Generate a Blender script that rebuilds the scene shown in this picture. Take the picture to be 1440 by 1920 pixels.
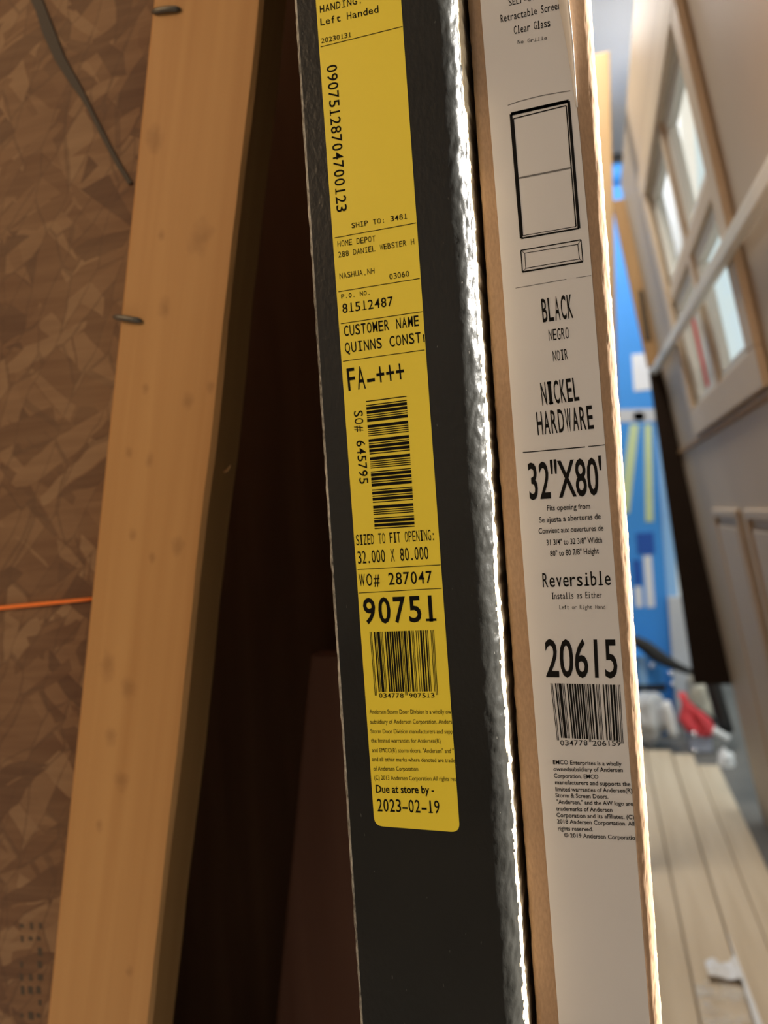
import bpy, bmesh, math, random
from mathutils import Vector, Matrix, noise
random.seed(7)
S = bpy.context.scene
for o in list(bpy.data.objects): bpy.data.objects.remove(o)
COL = S.collection

# ------------------------------------------------------------------ camera
H = 1.05                        # camera height
F = 1450.0                      # focal length in pixels of the 1440x1920 frame
_dn = Vector((.0655, 1, -.012)).normalized()
_a = math.radians(15.4)
_e2 = Vector((math.sin(_a), 0, math.cos(_a))); _e2 = (_e2 - _dn * _e2.dot(_dn)).normalized()
_e1 = _dn.cross(_e2)
R3 = Matrix((_e1, _e2, -_dn))   # camera axes (right, down, forward) -> world axes
CAMP = Vector((0, 0, H))
cam = bpy.data.cameras.new('camera'); camo = bpy.data.objects.new('camera', cam); COL.objects.link(camo)
M = Matrix((R3.col[0], -R3.col[1], -R3.col[2])).transposed().to_4x4(); M.translation = CAMP
camo.matrix_world = M
cam.sensor_fit = 'VERTICAL'; cam.sensor_height = 36; cam.sensor_width = 27
cam.lens = 36 * F / 1920
cam.clip_start = .01; cam.clip_end = 200
cam.dof.use_dof = True; cam.dof.focus_distance = .375; cam.dof.aperture_fstop = 6.4
S.camera = camo
# ------------------------------------------------------------------ world, sun, lights, exposure
S.view_settings.view_transform = 'Standard'; S.view_settings.look = 'None'
S.view_settings.exposure = 0.0; S.view_settings.gamma = 1; S.view_settings.use_curve_mapping = False
W = bpy.data.worlds.new('World'); S.world = W; W.use_nodes = True
nt = W.node_tree; bg = nt.nodes['Background']
tc = nt.nodes.new('ShaderNodeTexCoord'); sp = nt.nodes.new('ShaderNodeSeparateXYZ'); rp = nt.nodes.new('ShaderNodeValToRGB')
mr = nt.nodes.new('ShaderNodeMapRange'); mr.inputs[1].default_value = -.5; mr.inputs[2].default_value = .7
nt.links.new(tc.outputs['Generated'], sp.inputs[0]); nt.links.new(sp.outputs[2], mr.inputs[0]); nt.links.new(mr.outputs[0], rp.inputs[0])
rp.color_ramp.elements[0].color = (.40, .40, .38, 1); rp.color_ramp.elements[1].color = (.62, .74, .76, 1)
e = rp.color_ramp.elements.new(.42); e.color = (.50, .53, .50, 1)
e = rp.color_ramp.elements.new(.50); e.color = (.62, .70, .70, 1)
nt.links.new(rp.outputs[0], bg.inputs[0]); bg.inputs[1].default_value = 1.15
sun = bpy.data.lights.new('sun', 'SUN'); sun.energy = 32; sun.angle = math.radians(1.0); sun.color = (1, .96, .88)
suno = bpy.data.objects.new('sun', sun); COL.objects.link(suno)
suno.rotation_euler = Vector((1, .07, .45)).to_track_quat('Z', 'Y').to_euler()
def area(name, loc, target, size, energy, color, sy=None):
    l = bpy.data.lights.new(name, 'AREA'); l.energy = energy; l.color = color; l.size = size
    if sy: l.shape = 'RECTANGLE'; l.size_y = sy
    o = bpy.data.objects.new(name, l); COL.objects.link(o); o.location = loc
    o.rotation_euler = (Vector(loc) - Vector(target)).to_track_quat('Z', 'Y').to_euler(); return o
area('workshop_lamp', (-1.3, -.9, 2.2), (-.3, .5, 1.1), .5, 16, (1, .70, .42))
area('right_fill', (2.3, -.9, 1.3), (-.2, .3, 1.1), 2.0, 9, (.92, .96, 1), 2.2)  # fill added at front right to brighten the carton faces
area('door_fill', (-.25, 1.9, 2.8), (.4, 2.0, .2), .4, 29, (1, .90, .76))  # fill added overhead to lift the door and floor boards
area('back_fill', (-.08, 3.15, 2.9), (.14, 3.75, .6), .45, 19, (1, .98, .95))  # fill added high at the back to brighten the clutter

# ------------------------------------------------------------------ helpers
def ray(px, py): return R3 @ Vector(((px - 720) / F, (py - 960) / F, 1))
def atY(px, py, Y): r = ray(px, py); return CAMP + r * (Y / r.y)
def atZ(px, py, z): r = ray(px, py); return CAMP + r * ((z - H) / r.z)

class NT:
    def __init__(s, name):
        s.m = bpy.data.materials.new(name); s.m.use_nodes = True; s.t = s.m.node_tree
        s.b = s.t.nodes['Principled BSDF']
    def n(s, k, **kw):
        x = s.t.nodes.new('ShaderNode' + k)
        for a, b in kw.items(): setattr(x, a, b)
        return x
    def l(s, a, b): s.t.links.new(a, b)
    def setin(s, x, i, v):
        if hasattr(v, 'is_output'): s.l(v, x.inputs[i])
        else: x.inputs[i].default_value = v
    def math(s, op, a, b=0.0, c=0.0, clamp=False):
        x = s.n('Math', operation=op, use_clamp=clamp); s.setin(x, 0, a); s.setin(x, 1, b); s.setin(x, 2, c); return x.outputs[0]
    def mix(s, f, a, b, mode='MIX'):
        x = s.n('Mix', data_type='RGBA', blend_type=mode); s.setin(x, 0, f); s.setin(x, 6, a); s.setin(x, 7, b); return x.outputs[2]
    def ramp(s, f, *st):
        x = s.n('ValToRGB'); s.l(f, x.inputs[0]); r = x.color_ramp
        r.elements[0].position, r.elements[0].color = st[0]; r.elements[1].position, r.elements[1].color = st[-1]
        for p, c in st[1:-1]: q = r.elements.new(p); q.color = c
        return x.outputs[0]
    def obj(s, rot=(0, 0, 0), scale=(1, 1, 1), loc=(0, 0, 0)):
        t = s.n('TexCoord'); m = s.n('Mapping'); s.l(t.outputs['Object'], m.inputs[0])
        m.inputs[1].default_value = loc; m.inputs[2].default_value = rot; m.inputs[3].default_value = scale; return m.outputs[0]
    def noise(s, v, scale, detail=3, dist=0.0):
        x = s.n('TexNoise'); s.l(v, x.inputs['Vector']); x.inputs['Scale'].default_value = scale
        x.inputs['Detail'].default_value = detail; x.inputs['Distortion'].default_value = dist; return x.outputs[0]
    def bump(s, h, strength, dist=.001):
        x = s.n('Bump'); x.inputs['Strength'].default_value = strength; x.inputs['Distance'].default_value = dist
        s.l(h, x.inputs['Height']); s.l(x.outputs[0], s.b.inputs['Normal'])
    def base(s, c): s.setin(s.b, 'Base Color', c)
def C(r, g, b): return (r, g, b, 1)
def sr(r, g, b):
    f = lambda v: v / 255 / 12.92 if v <= 10 else ((v / 255 + .055) / 1.055) ** 2.4
    return (f(r), f(g), f(b), 1)
def mat(name, col, rough=.6, var=.12, scale=30, bump=0., bscale=200, spec=.4, metal=0):
    t = NT(name); v = t.obj(); f = t.noise(v, scale, 4)
    t.base(t.mix(f, tuple(c * (1 - var) for c in col[:3]) + (1,), tuple(min(1, c * (1 + var)) for c in col[:3]) + (1,)))
    t.b.inputs['Roughness'].default_value = rough; t.b.inputs['Specular IOR Level'].default_value = spec; t.b.inputs['Metallic'].default_value = metal
    if bump: t.bump(t.noise(v, bscale, 3), bump)
    return t.m

def wloc(o):
    p = o.location.copy()
    while o.parent: o = o.parent; p += o.location
    return p
class MB:
    def __init__(s): s.v = []; s.f = []; s.mi = []
    def add(s, vs, fs, mi=0):
        o = len(s.v); s.v += [Vector(p) for p in vs]; s.f += [tuple(i + o for i in f) for f in fs]; s.mi += [mi] * len(fs)
    def box(s, x0, x1, y0, y1, z0, z1, mi=0, fn=None):
        vs = [(x, y, z) for z in (z0, z1) for y in (y0, y1) for x in (x0, x1)]
        if fn: vs = [fn(*p) for p in vs]
        s.add(vs, [(0, 2, 3, 1), (4, 5, 7, 6), (0, 1, 5, 4), (2, 6, 7, 3), (0, 4, 6, 2), (1, 3, 7, 5)], mi)
    def tube(s, pts, r, n=10, mi=0, caps=True):
        pts = [Vector(p) for p in pts]; rs = r if isinstance(r, (list, tuple)) else [r] * len(pts)
        rings = []
        t0 = (pts[1] - pts[0]).normalized(); up = Vector((0, 0, 1)) if abs(t0.z) < .9 else Vector((0, 1, 0)); side = t0.cross(up).normalized()
        for i, p in enumerate(pts):
            t = (pts[min(i + 1, len(pts) - 1)] - pts[max(i - 1, 0)]).normalized()
            side = (side - t * side.dot(t)).normalized(); u = t.cross(side)
            rings.append([p + (side * math.cos(a) + u * math.sin(a)) * rs[i] for a in [2 * math.pi * k / n for k in range(n)]])
        vs = [q for ring in rings for q in ring]; fs = []
        for i in range(len(pts) - 1):
            for k in range(n): fs.append((i * n + k, i * n + (k + 1) % n, (i + 1) * n + (k + 1) % n, (i + 1) * n + k))
        if caps: fs += [tuple(range(n))[::-1], tuple(range((len(pts) - 1) * n, len(pts) * n))]
        s.add(vs, fs, mi)
    def quad(s, a, b, c, d, mi=0): s.add([a, b, c, d], [(0, 1, 2, 3)], mi)
    def lathe(s, cx, cy, prof, n=20, mi=0):
        vs = [(cx + r * math.cos(2 * math.pi * k / n), cy + r * math.sin(2 * math.pi * k / n), z) for r, z in prof for k in range(n)]
        fs = [(i * n + k, i * n + (k + 1) % n, (i + 1) * n + (k + 1) % n, (i + 1) * n + k) for i in range(len(prof) - 1) for k in range(n)]
        s.add(vs, fs, mi)
    def build(s, name, mats, parent=None, smooth=False, bevel=0, origin=None):
        me = bpy.data.meshes.new(name); o0 = Vector(origin) if origin is not None else Vector()
        me.from_pydata([p - o0 for p in s.v], [], s.f)
        for m in (mats if isinstance(mats, list) else [mats]): me.materials.append(m)
        me.polygons.foreach_set('material_index', s.mi)
        b = bmesh.new(); b.from_mesh(me); bmesh.ops.recalc_face_normals(b, faces=b.faces); b.to_mesh(me); b.free()
        if smooth: me.polygons.foreach_set('use_smooth', [True] * len(me.polygons))
        me.update(); o = bpy.data.objects.new(name, me); COL.objects.link(o)
        if bevel:
            d = o.modifiers.new('bevel', 'BEVEL'); d.width = bevel; d.segments = 2; d.limit_method = 'ANGLE'
        if parent: o.parent = parent; o.location = o0 - wloc(parent)
        else: o.location = o0
        return o
def tag(o, label=None, cat=None, group=None, kind=None):
    for k, v in (('label', label), ('category', cat), ('group', group), ('kind', kind)):
        if v: o[k] = v
    return o
def thing(name, label, cat, loc=(0, 0, 0), group=None):
    o = bpy.data.objects.new(name, None); COL.objects.link(o); o.location = loc; o.empty_display_size = .05
    return tag(o, label, cat, group)
def fbm(*p): return noise.fractal(Vector(p), 1.0, 2.0, 4)

# ------------------------------------------------------------------ materials
def osb_material():
    t = NT('strand_board')
    base = t.obj(); wob = t.n('TexNoise'); t.l(base, wob.inputs['Vector']); wob.inputs['Scale'].default_value = 9; wob.inputs['Detail'].default_value = 3
    def layer(ang, sx, sz, off):
        v = t.n('VectorMath', operation='MULTIPLY_ADD'); t.l(wob.outputs['Color'], v.inputs[0]); v.inputs[1].default_value = (.035, 0, .035); t.l(base, v.inputs[2])
        m = t.n('Mapping'); t.l(v.outputs[0], m.inputs[0]); m.inputs[1].default_value = off; m.inputs[2].default_value = (0, ang, 0); m.inputs[3].default_value = (sx, 0, sz)
        # TEXTURE-like order: rotate, then stretch
        m.vector_type = 'POINT'
        r = t.n('Mapping'); t.l(v.outputs[0], r.inputs[0]); r.inputs[2].default_value = (0, ang, 0); r.inputs[1].default_value = off
        q = t.n('Mapping'); t.l(r.outputs[0], q.inputs[0]); q.inputs[3].default_value = (sx, 0, sz)
        vo = t.n('TexVoronoi'); t.l(q.outputs[0], vo.inputs['Vector']); vo.inputs['Scale'].default_value = 1
        ed = t.n('TexVoronoi', feature='DISTANCE_TO_EDGE'); t.l(q.outputs[0], ed.inputs['Vector']); ed.inputs['Scale'].default_value = 1
        s = t.n('SeparateColor'); t.l(vo.outputs['Color'], s.inputs[0])
        g = t.noise(q.outputs[0], 3, 3)
        return s.outputs[0], s.outputs[1], ed.outputs['Distance'], r.outputs[0]
    ramp = lambda f: t.ramp(f, (0, C(.085, .036, .014)), (.35, C(.16, .075, .03)), (.7, C(.23, .12, .053)), (1, C(.33, .195, .095)))
    a, a2, ae, ar = layer(math.radians(58), 15, 46, (.3, 0, .2)); b, b2, be, br_ = layer(math.radians(-52), 17, 55, (1.7, 0, 3.1)); c, c2, ce, cr = layer(math.radians(25), 13, 60, (5.7, 0, 1.9))
    col = ramp(a); h = a
    mb = t.math('MULTIPLY', t.math('GREATER_THAN', b2, .52), t.math('GREATER_THAN', be, .03)); col = t.mix(mb, col, ramp(b))
    mc = t.math('MULTIPLY', t.math('GREATER_THAN', c2, .62), t.math('GREATER_THAN', ce, .05)); col = t.mix(mc, col, ramp(c))
    edge = t.math('MULTIPLY', t.math('LESS_THAN', ae, .025), .45); col = t.mix(edge, col, C(.05, .02, .008))
    g = t.noise(t.obj(rot=(0, math.radians(50), 0), scale=(14, 1, 160)), 1, 3)
    col = t.mix(.18, col, t.ramp(g, (.35, C(.08, .035, .014)), (.65, C(.36, .22, .11))))
    big = t.noise(base, 5, 2); col = t.mix(.3, col, t.ramp(big, (.35, C(.11, .045, .018)), (.7, C(.27, .155, .07))))
    t.base(col); t.b.inputs['Roughness'].default_value = .75
    hh = t.math('ADD', t.math('MULTIPLY', b, mb), t.math('MULTIPLY', c, mc)); t.bump(hh, .35, .002)
    return t.m
def wood_material(name, light, dark, knots=(), axis=2, knotcol=C(.22, .10, .035), grain=55):
    """soft long-grain lumber; knots are (position along, position across, size) in the object's own metres"""
    t = NT(name); sc = [grain, grain, grain]; sc[axis] = 1.6
    v = t.obj(scale=tuple(sc)); g = t.noise(v, 1, 4, .6)
    v2 = t.obj(scale=tuple(x * .22 for x in sc)); g2 = t.noise(v2, 1, 2, 1.2)
    f = t.math('ADD', t.math('MULTIPLY', g, .55), t.math('MULTIPLY', g2, .5))
    col = t.ramp(f, (.36, dark), (.62, light))
    tc = t.n('TexCoord')
    for along, x, r in knots:
        p = [x, 0, 0]; p[axis] = along
        if axis == 0: p = [along, x, 0]
        m = t.n('Mapping'); t.l(tc.outputs['Object'], m.inputs[0]); m.vector_type = 'POINT'
        s_ = [1 / r] * 3; s_[axis] = .7 / r; s_[1 if axis != 1 else 0] = 0
        if axis == 0: s_ = [1 / r, 1 / r, 0]
        m.inputs[3].default_value = s_; m.inputs[1].default_value = [-p[i] * s_[i] for i in range(3)]
        wv = t.n('TexNoise'); t.l(tc.outputs['Object'], wv.inputs['Vector']); wv.inputs['Scale'].default_value = 90; ad = t.n('VectorMath', operation='MULTIPLY_ADD'); t.l(wv.outputs['Color'], ad.inputs[0]); ad.inputs[1].default_value = (1.2, 0, 1.2); t.l(m.outputs[0], ad.inputs[2]); sb = t.n('VectorMath', operation='SUBTRACT'); t.l(ad.outputs[0], sb.inputs[0]); sb.inputs[1].default_value = (.6, 0, .6); d = t.n('VectorMath', operation='LENGTH'); t.l(sb.outputs[0], d.inputs[0])
        k = t.ramp(d.outputs['Value'], (.25, C(1, 1, 1)), (.75, C(.35, .35, .35)), (1.3, C(0, 0, 0)))
        col = t.mix(t.math('MULTIPLY', k, .38), col, knotcol)
    t.base(col); t.b.inputs['Roughness'].default_value = .6; t.b.inputs['Specular IOR Level'].default_value = .3
    t.bump(g, .12, .001); return t.m
def cardboard(name, a, b, rough=.75, spec=.3, fib=.25):
    t = NT(name); v = t.obj(scale=(1, 1, .35)); n1 = t.noise(v, 900, 4); n2 = t.noise(t.obj(), 14, 3)
    f = t.math('ADD', t.math('MULTIPLY', n1, .5), t.math('MULTIPLY', n2, .5)); t.base(t.ramp(f, (.38, a), (.62, b)))
    t.b.inputs['Roughness'].default_value = rough; t.b.inputs['Specular IOR Level'].default_value = spec; t.bump(n1, fib, .0004); return t.m
def black_print():
    t = NT('black_printed_card'); v = t.obj(); n1 = t.noise(t.obj(scale=(1, 1, .6)), 330, 4); sc = t.noise(t.obj(rot=(0, .5, 0), scale=(1, 1, .25)), 700, 2)
    dust = t.math('GREATER_THAN', sc, .74)
    t.base(t.mix(t.math('MULTIPLY', dust, .35), t.ramp(t.noise(v, 8, 3), (.3, C(.014, .0135, .012)), (.7, C(.022, .021, .018))), C(.3, .28, .25)))
    t.b.inputs['Roughness'].default_value = .34; t.b.inputs['Specular IOR Level'].default_value = .28
    t.bump(n1, .38, .0008); return t.m
M_osb = osb_material()
M_kraft = cardboard('kraft_cardboard', sr(140, 113, 88), sr(160, 130, 102), fib=.12)
M_black = black_print()
M_cream = cardboard('raw_cardboard_edge', sr(205, 180, 145), sr(235, 215, 180), fib=.6)
M_worn = cardboard('worn_card_edge', sr(70, 66, 60), sr(190, 185, 172), fib=.8)
M_yellow = mat('yellow_sticker', C(.86, .66, .045), .42, .03, 25, .05, 60, .45)
M_white = mat('white_sticker', C(.58, .55, .525), .38, .03, 20, .05, 40, .5)
M_ink = mat('black_ink', C(.010, .009, .008), .7, .2, 300, spec=.04)
M_gray_ink = mat('gray_ink', C(.13, .12, .11), .5, .3, 300)
M_beige = mat('beige_door_paint', C(.49, .405, .315), .5, .05, 6, .05, 60)
M_cream_frame = mat('cream_window_frame', C(.62, .52, .40), .5, .06, 12)
M_offwhite = mat('off_white_paint', C(.80, .80, .76), .45, .05, 12)
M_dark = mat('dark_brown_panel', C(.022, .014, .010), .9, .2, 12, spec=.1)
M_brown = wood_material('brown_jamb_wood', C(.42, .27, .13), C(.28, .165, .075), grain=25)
M_slot = mat('dark_slot', C(.07, .05, .03), .7)
M_metal = mat('dull_metal', C(.14, .13, .11), .45, .2, 200, metal=.7)
M_wallw = mat('white_wall_paint', C(.80, .80, .80), .8, .03, 3)
M_concrete = mat('concrete', C(.17, .165, .155), .85, .2, 6, .3, 60)
M_blue = mat('blue_foam', C(.055, .31, .80), .5, .08, 4)
M_bluedk = mat('deep_blue', C(.02, .10, .45), .5, .1, 8)
M_bluelt = mat('light_blue', C(.30, .56, .90), .5, .08, 8)
M_red = mat('red_fabric', C(.85, .09, .11), .7, .15, 15)
M_blackp = mat('black_plastic', C(.02, .019, .018), .45, .2, 20)
M_grayp = mat('gray_plastic', C(.58, .60, .62), .5, .1, 12)
M_whitep = mat('white_plastic', C(.82, .84, .86), .3, .04, 12, spec=.6)
M_green = mat('pale_green_plastic', C(.62, .75, .42), .35, .08, 15)
M_tan = mat('tan_plastic', C(.62, .42, .25), .5, .1, 15)
M_orange = mat('orange_streak', C(1.0, .22, .03), .5, .1, 300)
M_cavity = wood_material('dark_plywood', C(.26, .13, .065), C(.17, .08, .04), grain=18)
M_reddish = wood_material('reddish_plank', C(.34, .15, .09), C(.26, .11, .065), grain=22)
def chrome():
    t = NT('glint_metal'); t.base(t.mix(t.noise(t.obj(), 30), C(.8, .82, .85), C(.9, .92, .95))); t.b.inputs['Metallic'].default_value = 1; t.b.inputs['Roughness'].default_value = .12; return t.m
M_glint = chrome()
def glass(name, tint, gl=.12):
    t = NT(name); t.t.nodes.remove(t.b); o = t.t.nodes['Material Output']
    tr = t.n('BsdfTransparent'); g = t.n('BsdfGlossy'); mx = t.n('MixShader'); g.inputs['Roughness'].default_value = .03
    n = t.noise(t.obj(), 8); t.l(t.mix(n, tint, tuple(min(1, c * 1.03) for c in tint[:3]) + (1,)), tr.inputs[0])
    mx.inputs[0].default_value = gl; t.l(tr.outputs[0], mx.inputs[1]); t.l(g.outputs[0], mx.inputs[2]); t.l(mx.outputs[0], o.inputs[0]); return t.m
M_glass = glass('window_glass', C(.96, .985, .98), .04)
def film():
    t = NT('clear_wrap_film'); o = t.t.nodes['Material Output']; tr = t.n('BsdfTransparent'); mx = t.n('MixShader')
    t.base(C(.85, .83, .78)); t.b.inputs['Roughness'].default_value = .2; f = t.ramp(t.noise(t.obj(), 22, 4), (.40, C(.08, .08, .08)), (.68, C(.55, .55, .55)))
    t.l(f, mx.inputs[0]); t.l(tr.outputs[0], mx.inputs[1]); t.l(t.b.outputs[0], mx.inputs[2]); t.l(mx.outputs[0], o.inputs[0]); return t.m
M_film = film()

# ------------------------------------------------------------------ large structure
m = MB(); m.box(-3.2, 3.5, -3, 5.4, -.05, 0); tag(m.build('floor', M_concrete), kind='structure')
m = MB(); m.add([(x, y, z) for z in (3.0, 3.05) for x, y in ((-3.2, .35), (.6, .35), (.6, .9), (.40, .9), (.40, 5.4), (-3.2, 5.4))], [(0, 1, 2, 3, 4, 5), (11, 10, 9, 8, 7, 6)] + [(i, (i + 1) % 6, 6 + (i + 1) % 6, 6 + i) for i in range(6)]); tag(m.build('ceiling', M_wallw), kind='structure')
m = MB(); m.box(.36, .40, 2.80, 5.3, .95, 3.0); tag(m.build('wall_right', M_wallw), kind='structure')
m = MB(); m.box(-.13, .40, 5.3, 5.4, 0, 3.0); tag(m.build('wall_back', M_wallw), kind='structure')
m = MB(); m.box(-3.2, 1.6, -2.4, .349, 3.0, 3.05); tag(m.build('ceiling_front', M_wallw), kind='structure')
m = MB(); m.box(7, 7.2, 1.25, 12, 0, 7); tag(m.build('sun_blocker', M_beige), kind='structure')  # unseen wall added to keep the sun off door and clutter
m = MB(); m.box(2.4, 2.45, -2.4, -.1, 0, 3.0); tag(m.build('sky_blocker', M_wallw), kind='structure')  # unseen wall added to cut sky light on the carton fronts
m = MB(); m.box(-3.25, -3.2, -2.4, 5.4, 0, 3.0); tag(m.build('wall_side', M_osb), kind='structure')
m = MB(); m.box(-3.2, 2.4, -2.45, -2.4, 0, 3.0); tag(m.build('wall_front', M_wallw), kind='structure')
YS = .5062                       # front face of the slanted timber
TH = .038
YO = YS + TH + .0008                     # face of the strand board
# strand board: ends behind the slanted timber, so its right edge follows the timber's lean
tc0 = Vector((-.2468, YS, H + .3837)); tc1 = Vector((-.3915, YS, H - .3667))   # centre line of the timber
adir = (tc0 - tc1).normalized(); acr = Vector((adir.z, 0, -adir.x))
def on_axis(z): return tc1.x + (z - tc1.z) * (tc0.x - tc1.x) / (tc0.z - tc1.z)
m = MB(); z0, z1 = 0, 3.0
zk = 1.70; A = [(-3.2, z0), (on_axis(z0) + .03, z0), (on_axis(zk) + .03, zk), (on_axis(zk) + .03, z1), (-3.2, z1)]
m.add([(x, y, z) for y in (YO, YO + .012) for x, z in A], [(0, 1, 2, 3, 4), (9, 8, 7, 6, 5), (0, 5, 6, 1), (1, 6, 7, 2), (2, 7, 8, 3), (3, 8, 9, 4), (4, 9, 5, 0)])
wl = m.build('wall_left', M_osb); tag(wl, kind='structure')
# unreadable smudged mill stamp near the lower left of the board
m = MB()
for i in range(3):
    for k in range(8):
        if random.random() < .25: continue
        p = atY(42 + i * 16 + random.uniform(-2, 2), 1735 + k * 24, YO); w = random.uniform(.0012, .0026); h = random.uniform(.003, .0075)
        m.box(p.x - w, p.x + w, YO - .0002, YO + .001, p.z - h * .6, p.z + h * .4)
m.build('mill_stamp', M_slot, wl)
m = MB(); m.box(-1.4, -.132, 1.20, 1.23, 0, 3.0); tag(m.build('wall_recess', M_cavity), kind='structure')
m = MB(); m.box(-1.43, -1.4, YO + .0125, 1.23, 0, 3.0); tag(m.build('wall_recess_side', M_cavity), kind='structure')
# plank standing in the recess
m = MB()
pa, pb = atY(583, 1230, .95), atY(518, 1920, .95); sl = (pa.x - pb.x) / (pa.z - pb.z)
def lean_pl(x, y, z): return (pa.x + x + (z - pa.z) * sl, y, z)
m.box(0, .14, .95, .988, 0, pa.z, fn=lean_pl)
tag(m.build('plank', M_reddish, bevel=.002), 'dim reddish plank standing in the dark gap left of the black carton', 'plank')

# slanted 2x4
st = thing('timber_stud', 'pale knotty timber stud nailed at a slant over the strand board', 'stud', (on_axis(0), YS, 0))
L0 = .0; Lz = 1.72
knots = []
for px, py, r in ((290, 262, .009), (375, 447, .011), (307, 578, .006), (303, 440, .004), (352, 752, .006), (272, 728, .004), (241, 848, .004), (281, 862, .005), (249, 1002, .004), (285, 1045, .004), (333, 1022, .006), (202, 1247, .009), (240, 1290, .008), (207, 1382, .006), (228, 1462, .007), (187, 1548, .004), (243, 1820, .004), (395, 725, .004)):
    p = atY(px, py, YS) - Vector((on_axis(0), YS, 0)); knots.append((p.dot(adir), p.dot(acr), r))
M_stud = wood_material('pine_lumber', C(.55, .30, .11), C(.45, .225, .075), knots, 2)
ln = Lz / adir.z; hw = .0445
ang = math.atan2(adir.x, adir.z)
m = MB(); n = 60; bev = .003
prof = [(-hw, TH), (-hw, bev), (-hw + bev, 0), (hw - bev, 0), (hw, bev), (hw, TH)]
vs = []
for i in range(n + 1):
    for j, (x, y) in enumerate(prof):
        s_ = ln * i / n; wv = .0016 * fbm(s_ * 9, j * .2 + 3, 1.5) if x > 0 else .0006 * fbm(s_ * 4, 2, 1)
        vs.append((x + wv, y, s_))
k = len(prof); fs = [(i * k + j, i * k + (j + 1) % k, (i + 1) * k + (j + 1) % k, (i + 1) * k + j) for i in range(n) for j in range(k)]
fs += [tuple(range(k)), tuple(range(n * k, n * k + k))]
m.add(vs, fs); o = m.build('lumber', M_stud); o.parent = st; o.rotation_euler = (0, ang, 0)
for px0, py0, px1, py1 in ((286, 23, 338, 17), (213, 594, 266, 602)):
    p, q = atY(px0, py0, YS - .001), atY(px1, py1, YS - .001); d = (q - p); nn = 7
    m = MB(); m.tube([p + d * i / nn + Vector((0, -.0015 * math.sin(math.pi * i / nn), 0)) for i in range(nn + 1)], [.0012] + [.0022] * 6 + [.0012], 8)
    s_ = m.build('staple', M_metal, st, True, origin=p); s_['label'] = 'bent dark metal staple on the timber edge'
p = atY(424, 884, YS + .02)
m = MB(); m.tube([p + Vector(v) for v in ((-.003, 0, 0), (.002, -.002, .0004), (.005, -.004, .0022), (.0065, -.004, .0045))], [.0012, .001, .0008, .0003], 6); m.build('splinter', M_stud, st, True, origin=p)
# orange cord along the board, dark shadow strip
p, q = atY(-90, 1149, YO - .0015), atY(175, 1123, YO - .0015)
m = MB(); m.tube([p.lerp(q, i / 10) for i in range(11)], [.0021 - .00006 * i for i in range(11)], 8)  # saturated orange line modelled as a thin tube
tag(m.build('streak', M_orange, smooth=True, origin=p), 'thin bright orange cord running across the strand board', 'streak')
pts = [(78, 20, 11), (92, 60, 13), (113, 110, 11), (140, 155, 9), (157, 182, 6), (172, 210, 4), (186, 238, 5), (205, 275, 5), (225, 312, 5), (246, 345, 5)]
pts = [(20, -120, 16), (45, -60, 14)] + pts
m = MB(); prev = []  # shadow wedge and board crack put into one raised dark strip
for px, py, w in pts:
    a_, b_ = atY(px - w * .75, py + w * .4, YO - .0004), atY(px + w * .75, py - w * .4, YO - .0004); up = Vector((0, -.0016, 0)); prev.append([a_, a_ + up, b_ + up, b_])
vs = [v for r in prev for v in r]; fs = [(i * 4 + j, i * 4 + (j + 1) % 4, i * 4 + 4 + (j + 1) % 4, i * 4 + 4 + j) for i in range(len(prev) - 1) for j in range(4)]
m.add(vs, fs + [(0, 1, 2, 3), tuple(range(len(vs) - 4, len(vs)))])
tag(m.build('strap', mat('dark_shadow_strip', C(.075, .06, .045), .8), origin=prev[5][0]), 'dark shadow wedge and crack built as a diagonal strip on the strand board above the orange cord', 'strap')

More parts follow.
